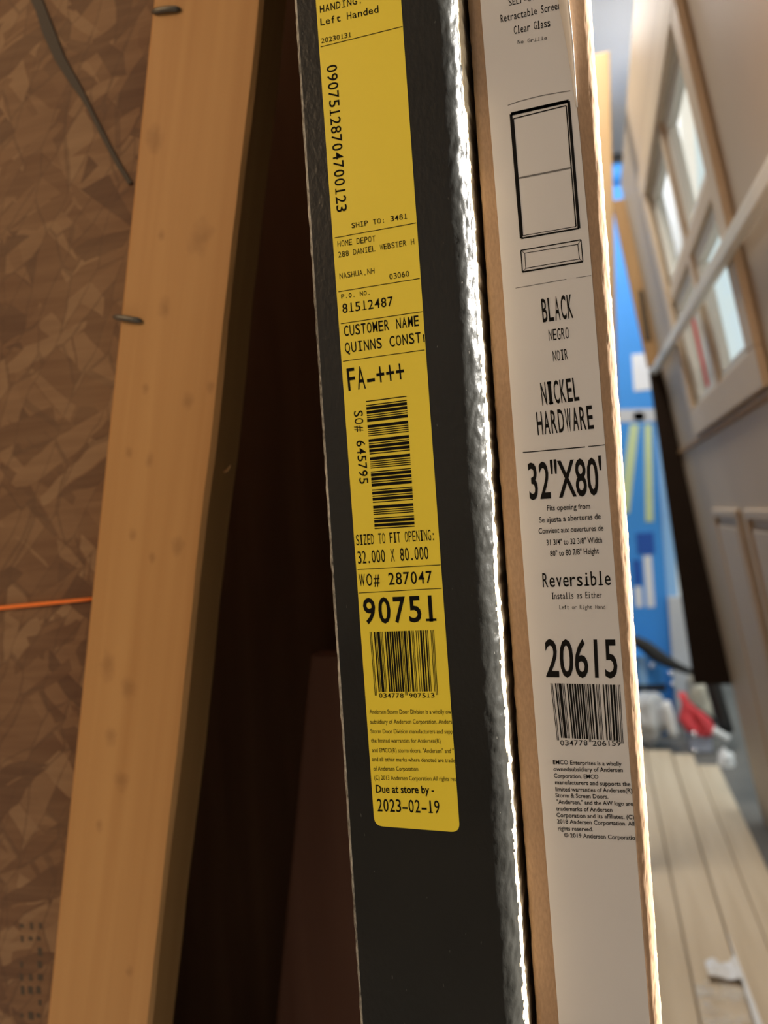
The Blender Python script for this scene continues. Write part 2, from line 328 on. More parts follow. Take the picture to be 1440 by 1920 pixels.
# ------------------------------------------------------------------ cartons
def carton(name, label, X0, X1, Yf, Yb, ztop, rl, rr, jit, mats, edge_from, seed):
    """long upright carton; front corners rounded with radii rl / rr; the strip of corner beyond edge_from degrees is raw board"""
    root = thing(name, label, 'box', ((X0 + X1) / 2, Yf, 0))
    zs = [0, .3, .55] + [.72 + i * .0016 for i in range(int(.68 / .0016) + 1)] + [1.5, 1.75, ztop]
    NA = 16; rows = []; mi_row = []
    for z in zs:
        row = []; edge = edge_from + 7 * fbm(z * 40, seed, 4.1) + 4 * fbm(z * 190, seed, 8.1)
        for i in range(NA + 1):
            a = math.pi / 2 * i / NA; d = jit[0] * fbm(z * 140, a * 1.5, seed) * math.cos(a)
            row.append(((X0 + rl - (rl + d) * math.cos(a), Yf + rl - (rl + d) * math.sin(a)), 2 if i < NA else 0))
        for i in range(NA + 1):
            a = math.pi / 2 * (1 - i / NA); env = math.cos(a) ** .6 if i else 0
            d = jit[1] * env * (.7 * fbm(z * 55, a * 1.2, seed + 5) + .55 * fbm(z * 260 + a * 2, a * 5, seed + 9) + .35 * fbm(z * 620 + a * 3, a * 9, seed + 1)); d = min(d, .0007)
            row.append(((X1 - rr + (rr + d) * math.cos(a), Yf + rr - (rr + d) * math.sin(a)), 1 if (90 - math.degrees(a)) > edge else 0))
        row.append(((X1, Yb), 0)); row.append(((X0, Yb), 0)); rows.append((z, row))
    K = len(rows[0][1]); m = MB(); vs = [(x, y, z) for z, r in rows for (x, y), _ in r]; fs = []; mi = []
    for i in range(len(rows) - 1):
        for j in range(K):
            fs.append((i * K + j, i * K + (j + 1) % K, (i + 1) * K + (j + 1) % K, (i + 1) * K + j))
            mi.append(rows[i][1][j][1] if j < K - 2 else (1 if j == K - 3 else 0))
    for i in range(len(rows) - 1): mi[i * K + K - 3] = 1
    fs += [tuple(range(K)), tuple(range((len(rows) - 1) * K, len(rows) * K))]; mi += [0, 0]
    m.v = [Vector(v) for v in vs]; m.f = fs; m.mi = mi
    o = m.build('carton', mats, root); nf = (len(rows) - 1) * K
    o.data.polygons.foreach_set('use_smooth', [i < nf and (i % K) < K - 2 and (i % K) != NA for i in range(len(fs))]); return root
YB = .370; YK = .3835
blk = carton('door_carton', 'tall narrow black carton with a yellow shipping label, left of the kraft one', -.1316, -.0483, YB, 1.18, 2.13, .0016, .0105, (.0004, .0011), [M_black, M_cream, M_worn], 60, 1.3)
krf = carton('door_carton', 'tall narrow brown kraft carton with a white printed label, right of the black one', -.0452, .0135, YK, 1.18, 2.12, .003, .0040, (.0004, .00055), [M_kraft, M_kraft, M_kraft], 30, 6.2)

def sticker(name, pts, Y, parent, material, curl=None):
    """thin paper sheet lying on the carton's face; pts is the outline in (x, z)"""
    m = MB(); n = len(pts); th = .00018
    m.add([(x, Y - .0001 - th, z) for x, z in pts] + [(x, Y - .0001, z) for x, z in pts], [tuple(range(n)), tuple(range(2 * n - 1, n - 1, -1))] + [(i, (i + 1) % n, n + (i + 1) % n, n + i) for i in range(n)])
    return m.build(name, material, parent)
def rounded(p, q, r_, s_, rad):
    return p
# yellow label outline (left edge, rounded foot, right edge)
def foot(a, b, c, d, rad, n=6):
    """outline top-left a, bottom-left b, bottom-right c, top-right d with the two foot corners rounded"""
    out = [a]
    for prev, cur, nxt in ((a, b, c), (b, c, d)):
        u = (Vector(prev) - Vector(cur)).normalized(); v = (Vector(nxt) - Vector(cur)).normalized(); P = Vector(cur)
        for i in range(n + 1):
            t = i / n; out.append(tuple(P + u * rad * (1 - t) ** 2 + v * rad * t ** 2))
    return out + [d]
xz = lambda px, py, Y: (atY(px, py, Y).x, atY(px, py, Y).z)
tl = (-.1204, H + .36); bl = xz(702.5, 1548, YB); brc = xz(862.5, 1560.5, YB); tr = (-.0764, H + .36)
lab1 = sticker('shipping_label', foot(tl, bl, brc, tr, .0045), YB, blk, M_yellow); lab1['label'] = 'yellow printed shipping label'
wl_pts = [(-.0390, H + .36), (-.0388, H + .25), (-.0374, H + .1364), (-.0363, H - .0564), (-.0350, H - .169), (-.0343, H - .245), (-.0335, H - .45),
          (.0088, H - .45), (.0080, H - .245), (.0074, H - .1667), (.0065, H - .0575), (.0050, H + .1295), (.0040, H + .18), (.0026, H + .215), (.0022, H + .26), (.0024, H + .36)]
lab2 = sticker('product_label', wl_pts, YK, krf, M_white); lab2['label'] = 'white printed product label'
# lifted right edge of the white label
m = MB(); ed = []
for i in range(31):
    z = H + .192 + i * .006; t = min(1, max(0, (z - H - .192) / .06)); x = .0040 - .0016 * min(1, max(0, (z - H - .19) / .05)) + .0003 * math.sin(z * 90)
    ed.append([(x - .0040 * t - .0004, YK - .00032, z), (x - .001 * t, YK - .0004 - .0012 * t, z), (x + .0009 * t + .0002, YK - .0004 - .0034 * t * (.8 + .3 * math.sin(z * 40)), z)])
vs = [v for r in ed for v in r]; fs = [(i * 3 + j, i * 3 + j + 1, i * 3 + 4 + j, i * 3 + 3 + j) for i in range(len(ed) - 1) for j in range(2)]
m.add(vs, fs); o = m.build('lifted_edge', M_white, lab2, True); sd = o.modifiers.new('thick', 'SOLIDIFY'); sd.thickness = .00015

# ------------------------------------------------------------------ lettering (flat ink on the labels)
TXT = {'Y': [], 'W': []}
RULE = {'Y': [], 'W': []}
def T(lab, s, x0, y0, x1, y1, cap, bold=0.0): TXT[lab].append((s, x0, y0, x1, y1, cap, bold))
for a in (
    ("HANDING:", 600, 24, 680, 5, 13, .012), ("Left Handed", 601, 48, 710, 23, 13, .006), ("20230131", 602.5, 81, 659, 69, 9, 0),
    ("09075128704700123", 612.5, 124, 631.5, 399, 18.5, .006), ("SHIP TO: 3481", 659.5, 428, 764, 409.5, 9.5, .006),
    ("HOME DEPOT", 633, 463, 704, 452.5, 11, 0), ("288 DANIEL WEBSTER H", 634.5, 483, 777, 458, 10.5, 0), ("NASHUA,NH", 637, 523, 702.5, 512.5, 10.5, 0), ("03060", 730.5, 524, 767.5, 518, 10.5, 0),
    ("P.O. NO.", 640, 560, 695, 552, 8, .02), ("81512487", 642.5, 587, 737.5, 573, 17, .008), ("CUSTOMER NAME", 645.5, 630.5, 786, 610.5, 19, .01), ("QUINNS CONST", 647.5, 662, 790, 642, 19, .01),
    ("FA-+++", 653.5, 733, 760, 717, 42, .004), ("SO# 645795", 663.5, 771, 674.5, 908, 16, .006),
    ("SIZED TO FIT OPENING:", 668.5, 1022.5, 816, 1012.5, 19.5, 0), ("32.000 X 80.000", 671.5, 1057, 804, 1048, 23, .004), ("WO# 287047", 674, 1099, 811, 1093, 22, .008),
    ("90751", 683, 1169, 821, 1164, 46, .016), ("034778", 711, 1308.5, 757, 1308.5, 8.5, .01), ("907513", 767.5, 1308.5, 815, 1308, 8.5, .01),
    ("Andersen Storm Door Division is a wholly ow", 693, 1338.5, 846, 1338.5, 8, 0), ("subsidiary of Andersen Corporation. Anders", 694.5, 1357, 847.5, 1357, 8, 0),
    ("Storm Door Division manufacturers and supp", 695, 1375, 849, 1375.5, 8, 0), ("the limited warranties for Andersen(R)", 696, 1392.5, 826, 1393, 8, 0),
    ("and EMCO(R) storm doors. \"Andersen\" and \"", 697.5, 1410.5, 851, 1412, 8, 0), ("and all other marks where denoted are trade", 698, 1427.5, 853, 1429.5, 8, 0),
    ("of Andersen Corporation.", 700.5, 1445, 786, 1445.5, 8, 0), ("(C) 2013 Andersen Corporation All rights res", 702, 1462, 855, 1464.5, 8, 0),
    ("Due at store by -", 705, 1486, 814, 1488, 14, .02), ("2023-02-19", 708, 1521, 825, 1525, 23, .006)): T('Y', *a)
for a in (
    ("SELF-STORING", 954, 11, 1040, -9, 13, 0), ("Retractable Screen", 939, 42, 1052, 16, 14, .004), ("Clear Glass", 964, 64, 1032, 49, 15, .006), ("No Grille", 970.5, 82.5, 1025.5, 74, 7, 0),
    ("BLACK", 1018, 604, 1075.4, 595.3, 43, .012), ("NEGRO", 1029.6, 639, 1067.4, 634.3, 21, 0), ("NOIR", 1037.6, 677.8, 1065.5, 673.9, 20, 0),
    ("NICKEL", 1017, 760, 1087, 750, 42, .012), ("HARDWARE", 1008.5, 815.3, 1114, 803, 42, .012), ("32\"X80'", 993.3, 936, 1131.5, 926, 66, .014),
    ("Fits opening from", 1025.7, 957.4, 1106.7, 953.9, 10, .01), ("Se ajusta a aberturas de", 1011, 980, 1126.7, 973, 10, .01), ("Convient aux ouvertures de", 1010, 1000.6, 1131.5, 994.7, 10, .01),
    ("31 3/4\" to 32 3/8\" Width", 1025, 1022.6, 1129, 1017.6, 10.5, .01), ("80\" to 80 7/8\" Height", 1031.8, 1043, 1123, 1037.7, 10.5, .01),
    ("Reversible", 1018, 1101, 1145.6, 1096.7, 26, .006), ("Installs as Either", 1034.7, 1123.4, 1129, 1121, 12, 0), ("Left or Right Hand", 1048.8, 1142.3, 1135, 1142, 8, 0),
    ("20615", 1024, 1268.5, 1158.6, 1270, 68, .012), ("034778", 1051, 1397.7, 1102, 1397.7, 9.5, .006), ("206159", 1111, 1398.4, 1164.5, 1398.4, 9.5, .006),
    ("EMCO Enterprises is a wholly", 1037, 1432.7, 1165.6, 1436.2, 7.6, .015), ("ownedsubsidiary of Andersen", 1038, 1445.6, 1168, 1447.5, 7.6, .015), ("Corporation. EMCO", 1038.8, 1458, 1122, 1460.3, 7.6, .015),
    ("manufacturers and supports the", 1041, 1470.4, 1182, 1474, 7.6, .015), ("limited warranties of Andersen(R)", 1041.7, 1483.4, 1185.5, 1486.3, 7.6, .015), ("Storm & Screen Doors.", 1041.7, 1494.8, 1140.8, 1497.6, 7.6, .015),
    ("\"Andersen,\" and the AW logo are", 1044, 1507, 1187, 1511, 7.6, .015), ("trademarks of Andersen", 1042.9, 1520, 1148.4, 1522.4, 7.6, .015), ("Corporation and its affiliates. (C)", 1043.6, 1531.8, 1189, 1536, 7.6, .015),
    ("2018 Andersen Corportation. All", 1044.7, 1543.6, 1189.5, 1548.4, 7.6, .015), ("rights reserved.", 1046.4, 1557, 1112, 1558.5, 7.6, .015), ("\u00a9 2019 Andersen Corporatio", 1058, 1569.6, 1191, 1574.8, 7.6, .015)): T('W', *a)
PROP = ("20615", "Andersen", "subsidiary", "Storm", "the limited", "and ", "of And", "(C)", "Due", "32\"X", "Fits", "Se aj", "Convient", "31 3", "80\"", "EMCO", "owned", "Corp", "manuf", "limited", "\"And", "trade", "2018 A", "rights", "\u00a9")
tmp = []; CACHE = {}
def tobj(s, off):
    if (s, off) in CACHE: return
    c = bpy.data.curves.new('t', 'FONT'); c.body = s; c.size = 1; c.offset = off; c.resolution_u = 3
    c.dimensions = '2D'; o = bpy.data.objects.new('t', c); COL.objects.link(o); tmp.append(o); CACHE[(s, off)] = o
tobj('H', 0)
for lab in 'YW':
    for t in TXT[lab]:
        if t[0].startswith(PROP): tobj(t[0], t[6])
        else: [tobj(ch, t[6]) for ch in set(t[0]) if ch != ' ']
bpy.context.view_layer.update(); dg = bpy.context.evaluated_depsgraph_get(); GL = {}
for k_, o in CACHE.items():
    ev = o.evaluated_get(dg); me = ev.to_mesh(); GL[k_] = ([v.co.copy() for v in me.vertices], [tuple(p.vertices) for p in me.polygons]); ev.to_mesh_clear()
hv = GL[('H', 0)][0]; CAP = max(v.y for v in hv) - min(v.y for v in hv)
YL = {'Y': YB - .0004, 'W': YK - .0004}
for lab in 'YW':
    for s_, x0, y0, x1, y1, cap, off in TXT[lab]:
        Y = YL[lab]; p, q = atY(x0, y0, Y), atY(x1, y1, Y); d = (q - p); w = d.length; d.normalize(); u = Vector((-d.z, 0, d.x))
        h = (atY(x0, y0 - cap, Y) - p).length if abs(d.x) > abs(d.z) else (atY(x0 + cap, y0, Y) - p).length
        mb = MB()
        def put(key, a, b, keep=False):
            vs, fs = GL[key]; mn = min(v.x for v in vs); mx = max(v.x for v in vs)
            mb.add([p + d * (a + (b - a) * (v.x - mn) / (mx - mn)) + u * (h * v.y / CAP) for v in vs], fs)
        def seg(a, b, y0_, y1_): mb.quad(*[p + d * x + u * (h * y) for x, y in ((a, y0_), (b, y0_), (b, y1_), (a, y1_))])
        if s_.startswith(PROP): put((s_, off), 0, w)
        else:
            n = len(s_); pitch = w / (n - .18); gw = pitch * .80
            for i, ch in enumerate(s_):
                if ch == ' ': continue
                c0 = i * pitch + gw / 2; vs, _ = GL[(ch, off)]; nat = (max(v.x for v in vs) - min(v.x for v in vs)) * h / CAP * (.8 if h > pitch * 1.2 else 1)
                if ch in 'Il1i':
                    nw = min(nat, gw * .62); put((ch, off), c0 - nw / 2, c0 + nw / 2)
                    seg(c0 - gw * .42, c0 + gw * .42, 0, .095)
                    if ch == 'I': seg(c0 - gw * .42, c0 + gw * .42, .905, 1)
                elif ch in '.,:"\'': nw = min(nat, gw * .4); put((ch, off), c0 - nw / 2, c0 + nw / 2)
                else: put((ch, off), c0 - gw / 2, c0 + gw / 2) if nat > gw * .55 or ch in '0123456789' else put((ch, off), c0 - gw * .36, c0 + gw * .36)
        mb.build('printed_line', M_ink, lab1 if lab == 'Y' else lab2)
for o in tmp:
    c = o.data; bpy.data.objects.remove(o); bpy.data.curves.remove(c)
def stroke(mb, x0, y0, x1, y1, w, Y):
    p, q = atY(x0, y0, Y), atY(x1, y1, Y); d = (q - p).normalized(); u = Vector((-d.z, 0, d.x)) * (w * Y / F / 2 * 1.02)
    mb.quad(p - u, q - u, q + u, p + u)
for a in ((601, 88, 754.5, 49.5), (627.5, 446, 780, 418), (634.5, 547, 787, 522), (639, 607, 792, 584), (643, 677.5, 796, 656), (670.5, 1068, 826, 1059), (672.5, 1112, 828, 1103)):
    mb = MB(); stroke(mb, *a, 1.3, YL['Y']); mb.build('rule_line', M_ink, lab1)
mb = MB(); stroke(mb, 794, 627, 795.3, 641, 2.4, YL['Y']); mb.build('printed_line', M_ink, lab1)
def lerp2(c, u, v):
    (ax, ay), (bx, by), (cx_, cy_), (dx, dy) = c   # TL TR BL BR
    x = (ax * (1 - u) + bx * u) * (1 - v) + (cx_ * (1 - u) + dx * u) * v; y = (ay * (1 - u) + by * u) * (1 - v) + (cy_ * (1 - u) + dy * u) * v; return x, y
def bar(mb, c, u0, u1, v0, v1, Y): mb.quad(*[atY(*lerp2(c, u, v), Y) for u, v in ((u0, v1), (u1, v1), (u1, v0), (u0, v0))])
BARC = MB()
# Code 39 of the order number, read downwards
C39 = {'0': '000110100', '1': '100100001', '2': '001100001', '3': '101100000', '4': '000110001', '5': '100110000', '6': '001110000', '7': '000100101', '8': '100100100', '9': '001100100', '*': '010010100'}
seq = []
for ch in '*645795*':
    for i, b in enumerate(C39[ch]): seq.append((i % 2 == 0, 3.0 if b == '1' else 1.0))
    seq.append((False, 1.0))
tot = sum(w for _, w in seq[:-1]); pos = 0; cc = ((686, 752), (762, 742), (702.5, 992), (777.5, 987.5))
for on, w in seq[:-1]:
    if on: bar(BARC, cc, 0, 1, pos / tot, (pos + w * .95) / tot, YL['Y'])
    pos += w
LC = {'0': '3211', '1': '2221', '2': '2122', '3': '1411', '4': '1132', '5': '1231', '6': '1114', '7': '1312', '8': '1213', '9': '3112'}
def upc(lab, digits, c, tail):
    BB = MB(); seq = [(1, 1, 1), (0, 1, 1), (1, 1, 1)]
    for k, dch in enumerate(digits):
        if k == 6: seq += [(0, 1, 1), (1, 1, 1), (0, 1, 1), (1, 1, 1), (0, 1, 1)]
        for i, w in enumerate(LC[dch]): seq.append(((i % 2 == 1) if k < 6 else (i % 2 == 0), int(w), 1 if k in (0, 11) and False else 0))
    seq += [(1, 1, 1), (0, 1, 1), (1, 1, 1)]; pos = 0
    for on, w, guard in seq:
        if on: bar(BB, c, (pos + .04) / 95, (pos + w * .97) / 95, 0, 1 if guard else tail, YL[lab])
        pos += w
    BB.build('barcode', M_ink, lab1 if lab == 'Y' else lab2)
upc('Y', '034778907513', ((693, 1185), (813.5, 1181), (703, 1304), (821, 1303)), .945)
upc('W', '034778206159', ((1032, 1281), (1162.6, 1284), (1044.5, 1388), (1169, 1394)), .955)
BARC.build('barcode', M_ink, lab1)
# door diagram and rules on the white label
DG = MB(); Y = YL['W']
def poly(mb, pts, w): [stroke(mb, *pts[i], *pts[(i + 1) % len(pts)], w if not isinstance(w, (list, tuple)) else w[i], Y) for i in range(len(pts))]
poly(DG, [(958, 214), (1066, 189.5), (1085.5, 428), (977.5, 447)], [6, 5, 3, 5])
poly(DG, [(962.5, 222.5), (1061.5, 198), (1080, 424.5), (980, 442)], [2, 2, 1.2, 2])
stroke(DG, 958, 214, 1066, 189.5, 4, Y)
DG.build('door_diagram', M_ink, lab2); DG = MB()
poly(DG, [(976.5, 469.5), (1089.5, 449.5), (1092.8, 490.5), (979.6, 510)], [2, 1.6, 3, 2])
poly(DG, [(983.8, 474.8), (1083.4, 458), (1086.5, 485.5), (986, 503)], 1.2)
for a in ((976.5, 469.5, 983.8, 474.8), (1089.5, 449.5, 1083.4, 458), (1092.8, 490.5, 1086.5, 485.5), (979.6, 510, 986, 503)): stroke(DG, *a, 1, Y)
DG.build('panel_diagram', M_ink, lab2)
def rule(mt, w, *segs):
    mb = MB(); [stroke(mb, *a, w, Y) for a in segs]; mb.build('rule_line', mt, lab2)
rule(M_ink, 1.8, (980.3, 848.5, 1097, 838)); rule(M_ink, 1.6, (1103, 837.3, 1133.9, 834))
rule(M_gray_ink, 3, (971, 334.4, 1071.5, 314.4))
ar = [(952, 197.5), (970, 191), (990, 185.5), (1010, 180.5), (1030, 176.5), (1048, 173.5), (1069, 170)]
rule(M_gray_ink, 1.3, *[(*ar[i], *ar[i + 1]) for i in range(6)]); rule(M_gray_ink, 1, (966.6, 540.3, 1062, 523.5)); rule(M_gray_ink, 1, (1080, 521, 1108.6, 516.3))

# ------------------------------------------------------------------ panelled door with a grid window, leaning in on the right
LEAN = math.radians(8); D = .30; U = D
nrm = Vector((math.cos(LEAN), 0, math.sin(LEAN))); vup = Vector((-math.sin(LEAN), 0, math.cos(LEAN)))
def DP(Y, z, t=0):              # Y along the door, z height above the camera (both in door units), t metres towards the room
    w = (z * U - D * math.sin(LEAN)) / math.cos(LEAN)
    return CAMP + nrm * (D - t) + vup * w + Vector((0, Y * U, 0))
def dbox(mb, y0, y1, z0, z1, t0, t1, mi=0): mb.box(y0, y1, t0, t1, z0, z1, mi, fn=lambda a, b, c: DP(a, c, b))
ZF = -H / U + .02               # floor
door = thing('door_1', 'beige panelled door with a grid window', 'door', DP(6, ZF)); del door['category']; tag(door, kind='structure')
yn, yf, zt = 2.9, 9.15, 3.62
wy0, wy1, wz0, wz1 = 4.62, 7.25, .72, 2.82
m = MB(); th = -.035
for a in ((yn, yf, ZF, wz0), (yn, yf, wz1, zt), (yn, wy0, wz0, wz1), (wy1, yf, wz0, wz1)): dbox(m, *a, th, 0)
m.build('slab', M_beige, door)
def frame(name, y0, y1, z0, z1, w, t0, t1, mt, par):
    m = MB()
    for a in ((y0, y1, z0, z0 + w), (y0, y1, z1 - w, z1), (y0, y0 + w, z0 + w, z1 - w), (y1 - w, y1, z0 + w, z1 - w)): dbox(m, *a, t0, t1)
    return m.build(name, mt, par, bevel=.003)
wf = frame('window_frame', wy0 - .18, wy1 + .18, wz0 - .14, wz1 + .12, .22, .0002, .014, M_cream_frame, door)
dv, dh = 5.95, 1.80
m = MB(); dbox(m, dv - .07, dv + .07, wz0, wz1, -.02, .004); m.build('muntin', M_cream_frame, door, bevel=.002)
m = MB(); dbox(m, wy0, wy1, dh - .06, dh + .06, -.02, .0045); m.build('muntin', M_cream_frame, door, bevel=.002)
for y0, y1 in ((wy0 + .04, dv - .07), (dv + .07, wy1 - .04)):
    for z0, z1 in ((wz0 + .08, dh - .06), (dh + .06, wz1 - .1)):
        frame('glazing_bead', y0, y1, z0, z1, .09, -.026, -.004, M_offwhite, door)
        m = MB(); dbox(m, y0 + .02, y1 - .02, z0 + .02, z1 - .02, -.022, -.019); g = m.build('pane', M_glass, door)
        if y0 > dv and z0 < dh:
            m = MB(); dbox(m, y0 + .12, y1 - .12, z0 + .1, z1 - .12, -.0188, -.0178, 0); dbox(m, y1 - .50, y1 - .34, z0 + .1, z1 - .25, -.0177, -.0170, 1)
            dbox(m, y0 + .18, y0 + .48, z0 + .16, z0 + .5, -.0177, -.0172, 2)
            s_ = m.build('window_sticker', [M_offwhite, M_red, M_whitep], door); s_['label'] = 'white sticker with a red band on the lower pane'
for y0, y1 in ((6.25, 7.5), (4.3, 5.95)):
    frame('raised_panel', y0, y1, ZF + .35, -.08, .07, .0002, .010, M_beige, door)
    m = MB(); dbox(m, y0 + .16, y1 - .16, ZF + .5, -.22, .0002, .008); m.build('panel_field', M_beige, door, bevel=.004)
m = MB(); m.box(yn, yf + .2, .0145, .032, 0, .085, fn=lambda a, b, c: DP(a, 1.22 + .037 * (a - 2.9) + c, b)); s_ = m.build('crossbar', M_offwhite, door, bevel=.003); s_['label'] = 'off-white bar across the door'
m = MB(); dbox(m, yn, yf, .52, .57, .0002, .008); m.build('moulding', M_brown, door, bevel=.003)
YJ = yf * U + .004
def jamb(px_top, px_bot, mt, lab, z_extra=0):
    a, b = P0(*px_top), P0(*px_bot); m = MB()
    zr = lambda z: DP(yf, (z - H) / U).x + .03
    pts = [(a.x, a.z), (b.x, b.z), (zr(b.z), b.z), (zr(a.z), a.z)]
    m.add([(x, y, z) for y in (YJ, YJ + .035) for x, z in pts], [(0, 1, 2, 3), (7, 6, 5, 4)] + [(i, (i + 1) % 4, 4 + (i + 1) % 4, 4 + i) for i in range(4)])
    o = m.build('jamb', mt, door, bevel=.003); o['label'] = lab; return o
P0 = lambda x, y: atY(x, y, YJ)
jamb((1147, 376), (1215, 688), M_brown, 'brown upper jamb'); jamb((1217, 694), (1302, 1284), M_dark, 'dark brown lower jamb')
m = MB(); q = [P0(*p) for p in ((1196, 545), (1206, 545), (1221, 638), (1209, 638))]
m.add([v + Vector((0, -.004, 0)) for v in q] + [v + Vector((0, -.0003, 0)) for v in q], [(0, 1, 2, 3), (7, 6, 5, 4)] + [(i, (i + 1) % 4, 4 + (i + 1) % 4, 4 + i) for i in range(4)])
m.build('strike_slot', M_slot, door)

# ------------------------------------------------------------------ boards on the floor
M_pine = wood_material('pale_pine_board', C(.66, .56, .42), C(.54, .44, .31), [], 1, grain=30)
edges = [.035, .128, .226, .306, .384]; fars = [3.38, 3.36, 3.30, 3.18]
blabels = ['pale timber board on the floor, nearest the kraft carton', 'pale timber board on the floor with torn clear wrap on it', 'pale timber board on the floor just right of the wrapped one', 'pale timber board on the floor, nearest the beige door']
for i in range(4):
    m = MB(); m.box(edges[i] + .0015, edges[i + 1] - .0015, 1.0, fars[i], .0, .038 + (.004 if i == 2 else 0))
    o = m.build('board', M_pine, bevel=.003, origin=((edges[i] + edges[i + 1]) / 2, 2.2, 0)); tag(o, blabels[i], 'board', 'boards on the floor')
# torn clear film over the second board, with white crumpled torn end
fw = thing('plastic_wrap', 'torn clear plastic wrap with a white crumpled end on the second board', 'wrap', (.18, 1.6, .04))
def crumple(y0, y1, x0, x1, z, amp, nx, ny, seed, ragged=0):
    m = MB(); vs = []
    for i in range(ny + 1):
        for j in range(nx + 1):
            x = x0 + (x1 - x0) * j / nx; y = y0 + (y1 - y0) * i / ny
            if i == ny: y += ragged * fbm(x * 60, seed, 2) + ragged * .6 * (j / nx)
            vs.append((x, y, z + amp * (1 + fbm(x * 35, y * 22, seed)) * .9))
    m.add(vs, [(i * (nx + 1) + j, i * (nx + 1) + j + 1, (i + 1) * (nx + 1) + j + 1, (i + 1) * (nx + 1) + j) for i in range(ny) for j in range(nx)]); return m
crumple(1.05, 1.74, .131, .226, .0388, .004, 16, 50, 3.3, .03).build('film', M_film, fw, True)
o = crumple(1.74, 1.80, .160, .226, .045, .010, 12, 8, 7.7, .02).build('torn_end', M_whitep, fw, True); o['label'] = 'white crumpled torn end'
# flat white wedge between the boards, widening towards the viewer
m = MB(); m.add([(.2262, 1.95, .0445), (.2262, 1.0, .0445), (.262, 1.0, .0445), (.2262, 1.95, .0455), (.2262, 1.0, .0455), (.262, 1.0, .0455)], [(0, 1, 2), (5, 4, 3), (0, 3, 4, 1), (1, 4, 5, 2), (2, 5, 3, 0)])
tag(m.build('white_wedge', M_whitep), 'bright white wedge lying between the floor boards', 'sheet')

# ------------------------------------------------------------------ clutter beyond the boards
def P(px, py, Y): return atY(px, py, Y)
Yc = 4.0
# blue foam sheet standing at the back, with white labels
a, b = P(1130, 235, Yc), P(1258, 1215, Yc)
fb = thing('foam_sheet', 'tall bright blue sheet with white labels standing behind the kraft carton', 'sheet', (.1, Yc, 0))
m = MB(); m.box(-.30, .30, Yc, Yc + .05, 0, P(1160, 345, Yc).z); m.build('panel', M_blue, fb, bevel=.004)
m = MB(); p = P(1243, 900, Yc); m.box(.302, .352, Yc + .01, Yc + .05, 0, p.z + 1.0); s_ = m.build('edge_strip', M_bluelt, fb)
def patch(px0, py0, px1, py1, mt, name, lab=None):
    p, q = P(px0, py0, Yc), P(px1, py1, Yc); m = MB(); m.box(min(p.x, q.x), max(p.x, q.x), Yc - .003, Yc - .0002, min(p.z, q.z), max(p.z, q.z)); s_ = m.build(name, mt, fb)
    if lab: s_['label'] = lab
patch(1184, 665, 1226, 730, M_whitep, 'white_label', 'white label'); patch(1206, 1042, 1228, 1138, M_whitep, 'white_label', 'white label'); patch(1189, 1100, 1206, 1138, M_whitep, 'white_label', 'white label')
patch(1186, 1050, 1204, 1096, M_bluedk, 'blue_print', 'dark blue print'); patch(1192, 1000, 1228, 1038, M_bluedk, 'blue_print', 'dark blue print')
# black capped thing and blue can high up
def can(name, lab, px, py0, py1, Y, r, mt, capm, cat):
    a = P(px, py0, Y); b = P(px, py1, Y); t = thing(name, lab, cat, (a.x, Y, b.z))
    m = MB(); m.lathe(a.x, Y, [(0, b.z), (r, b.z), (r, a.z - .02), (r * .8, a.z), (0, a.z)]); m.build('body', mt, t, True)
    m = MB(); m.lathe(a.x, Y, [(r * .82, a.z), (r * .82, a.z + .05), (0, a.z + .05)]); m.build('cap', capm, t, True); return t
# printed artwork on the blue sheet: two pale green stripes under a tan disc
def art(name, mt, pts, lab=None):
    q = [P(x, y, Yc) for x, y in pts]; n = len(q); m = MB()
    m.add([v + Vector((0, -.003, 0)) for v in q] + [v + Vector((0, -.0002, 0)) for v in q], [tuple(range(n)), tuple(range(2 * n - 1, n - 1, -1))] + [(i, (i + 1) % n, n + (i + 1) % n, n + i) for i in range(n)])
    s_ = m.build(name, mt, fb)
    if lab: s_['label'] = lab
art('gray_band', M_grayp, [(1150, 768), (1150, 792), (1232, 790), (1232, 766)], 'gray printed band')
art('green_stripe', M_green, [(1181, 796), (1198, 796), (1180, 962), (1160, 962)], 'pale green printed stripe')
art('green_stripe', M_green, [(1208, 796), (1222, 796), (1225, 978), (1210, 978)], 'pale green printed stripe')
art('tan_disc', M_tan, [(1198 + 12 * math.cos(k * math.pi / 8), 781 + 9 * math.sin(k * math.pi / 8)) for k in range(16)], 'tan printed disc')
# black strap arc, buckets, bags, red cloth, glints as chrome balls at the far end of the boards
Yq = 3.62
pts = [P(x, y, Yq) for x, y in ((1172, 1195), (1190, 1200), (1210, 1212), (1230, 1228), (1250, 1240), (1270, 1250), (1300, 1262))]
m = MB(); m.tube(pts, [.012, .022, .03, .032, .026, .02, .012], 10); tag(m.build('strap', M_blackp, smooth=True, origin=pts[0]), 'black arched strap over the blue bin behind the boards', 'strap')
a, b = P(1172, 1225, 3.75), P(1246, 1300, 3.75)
bn = thing('storage_bin', 'blue storage bin with a black rim behind the far end of the boards', 'bin', ((a.x + b.x) / 2, 3.75, 0))
m = MB(); m.box(a.x - .1, b.x, 3.7, 3.9, 0, a.z); m.build('body', M_blue, bn, bevel=.01)
m = MB(); m.box(a.x - .105, b.x + .005, 3.69, 3.905, P(1200, 1296, 3.69).z, P(1200, 1284, 3.69).z); m.build('rim', M_blackp, bn, bevel=.004)
m = MB(); p = P(1206, 1290, 3.7); m.box(p.x - .016, p.x + .02, 3.693, 3.699, p.z - .02, a.z - .005); m.build('stripe', M_bluelt, bn)
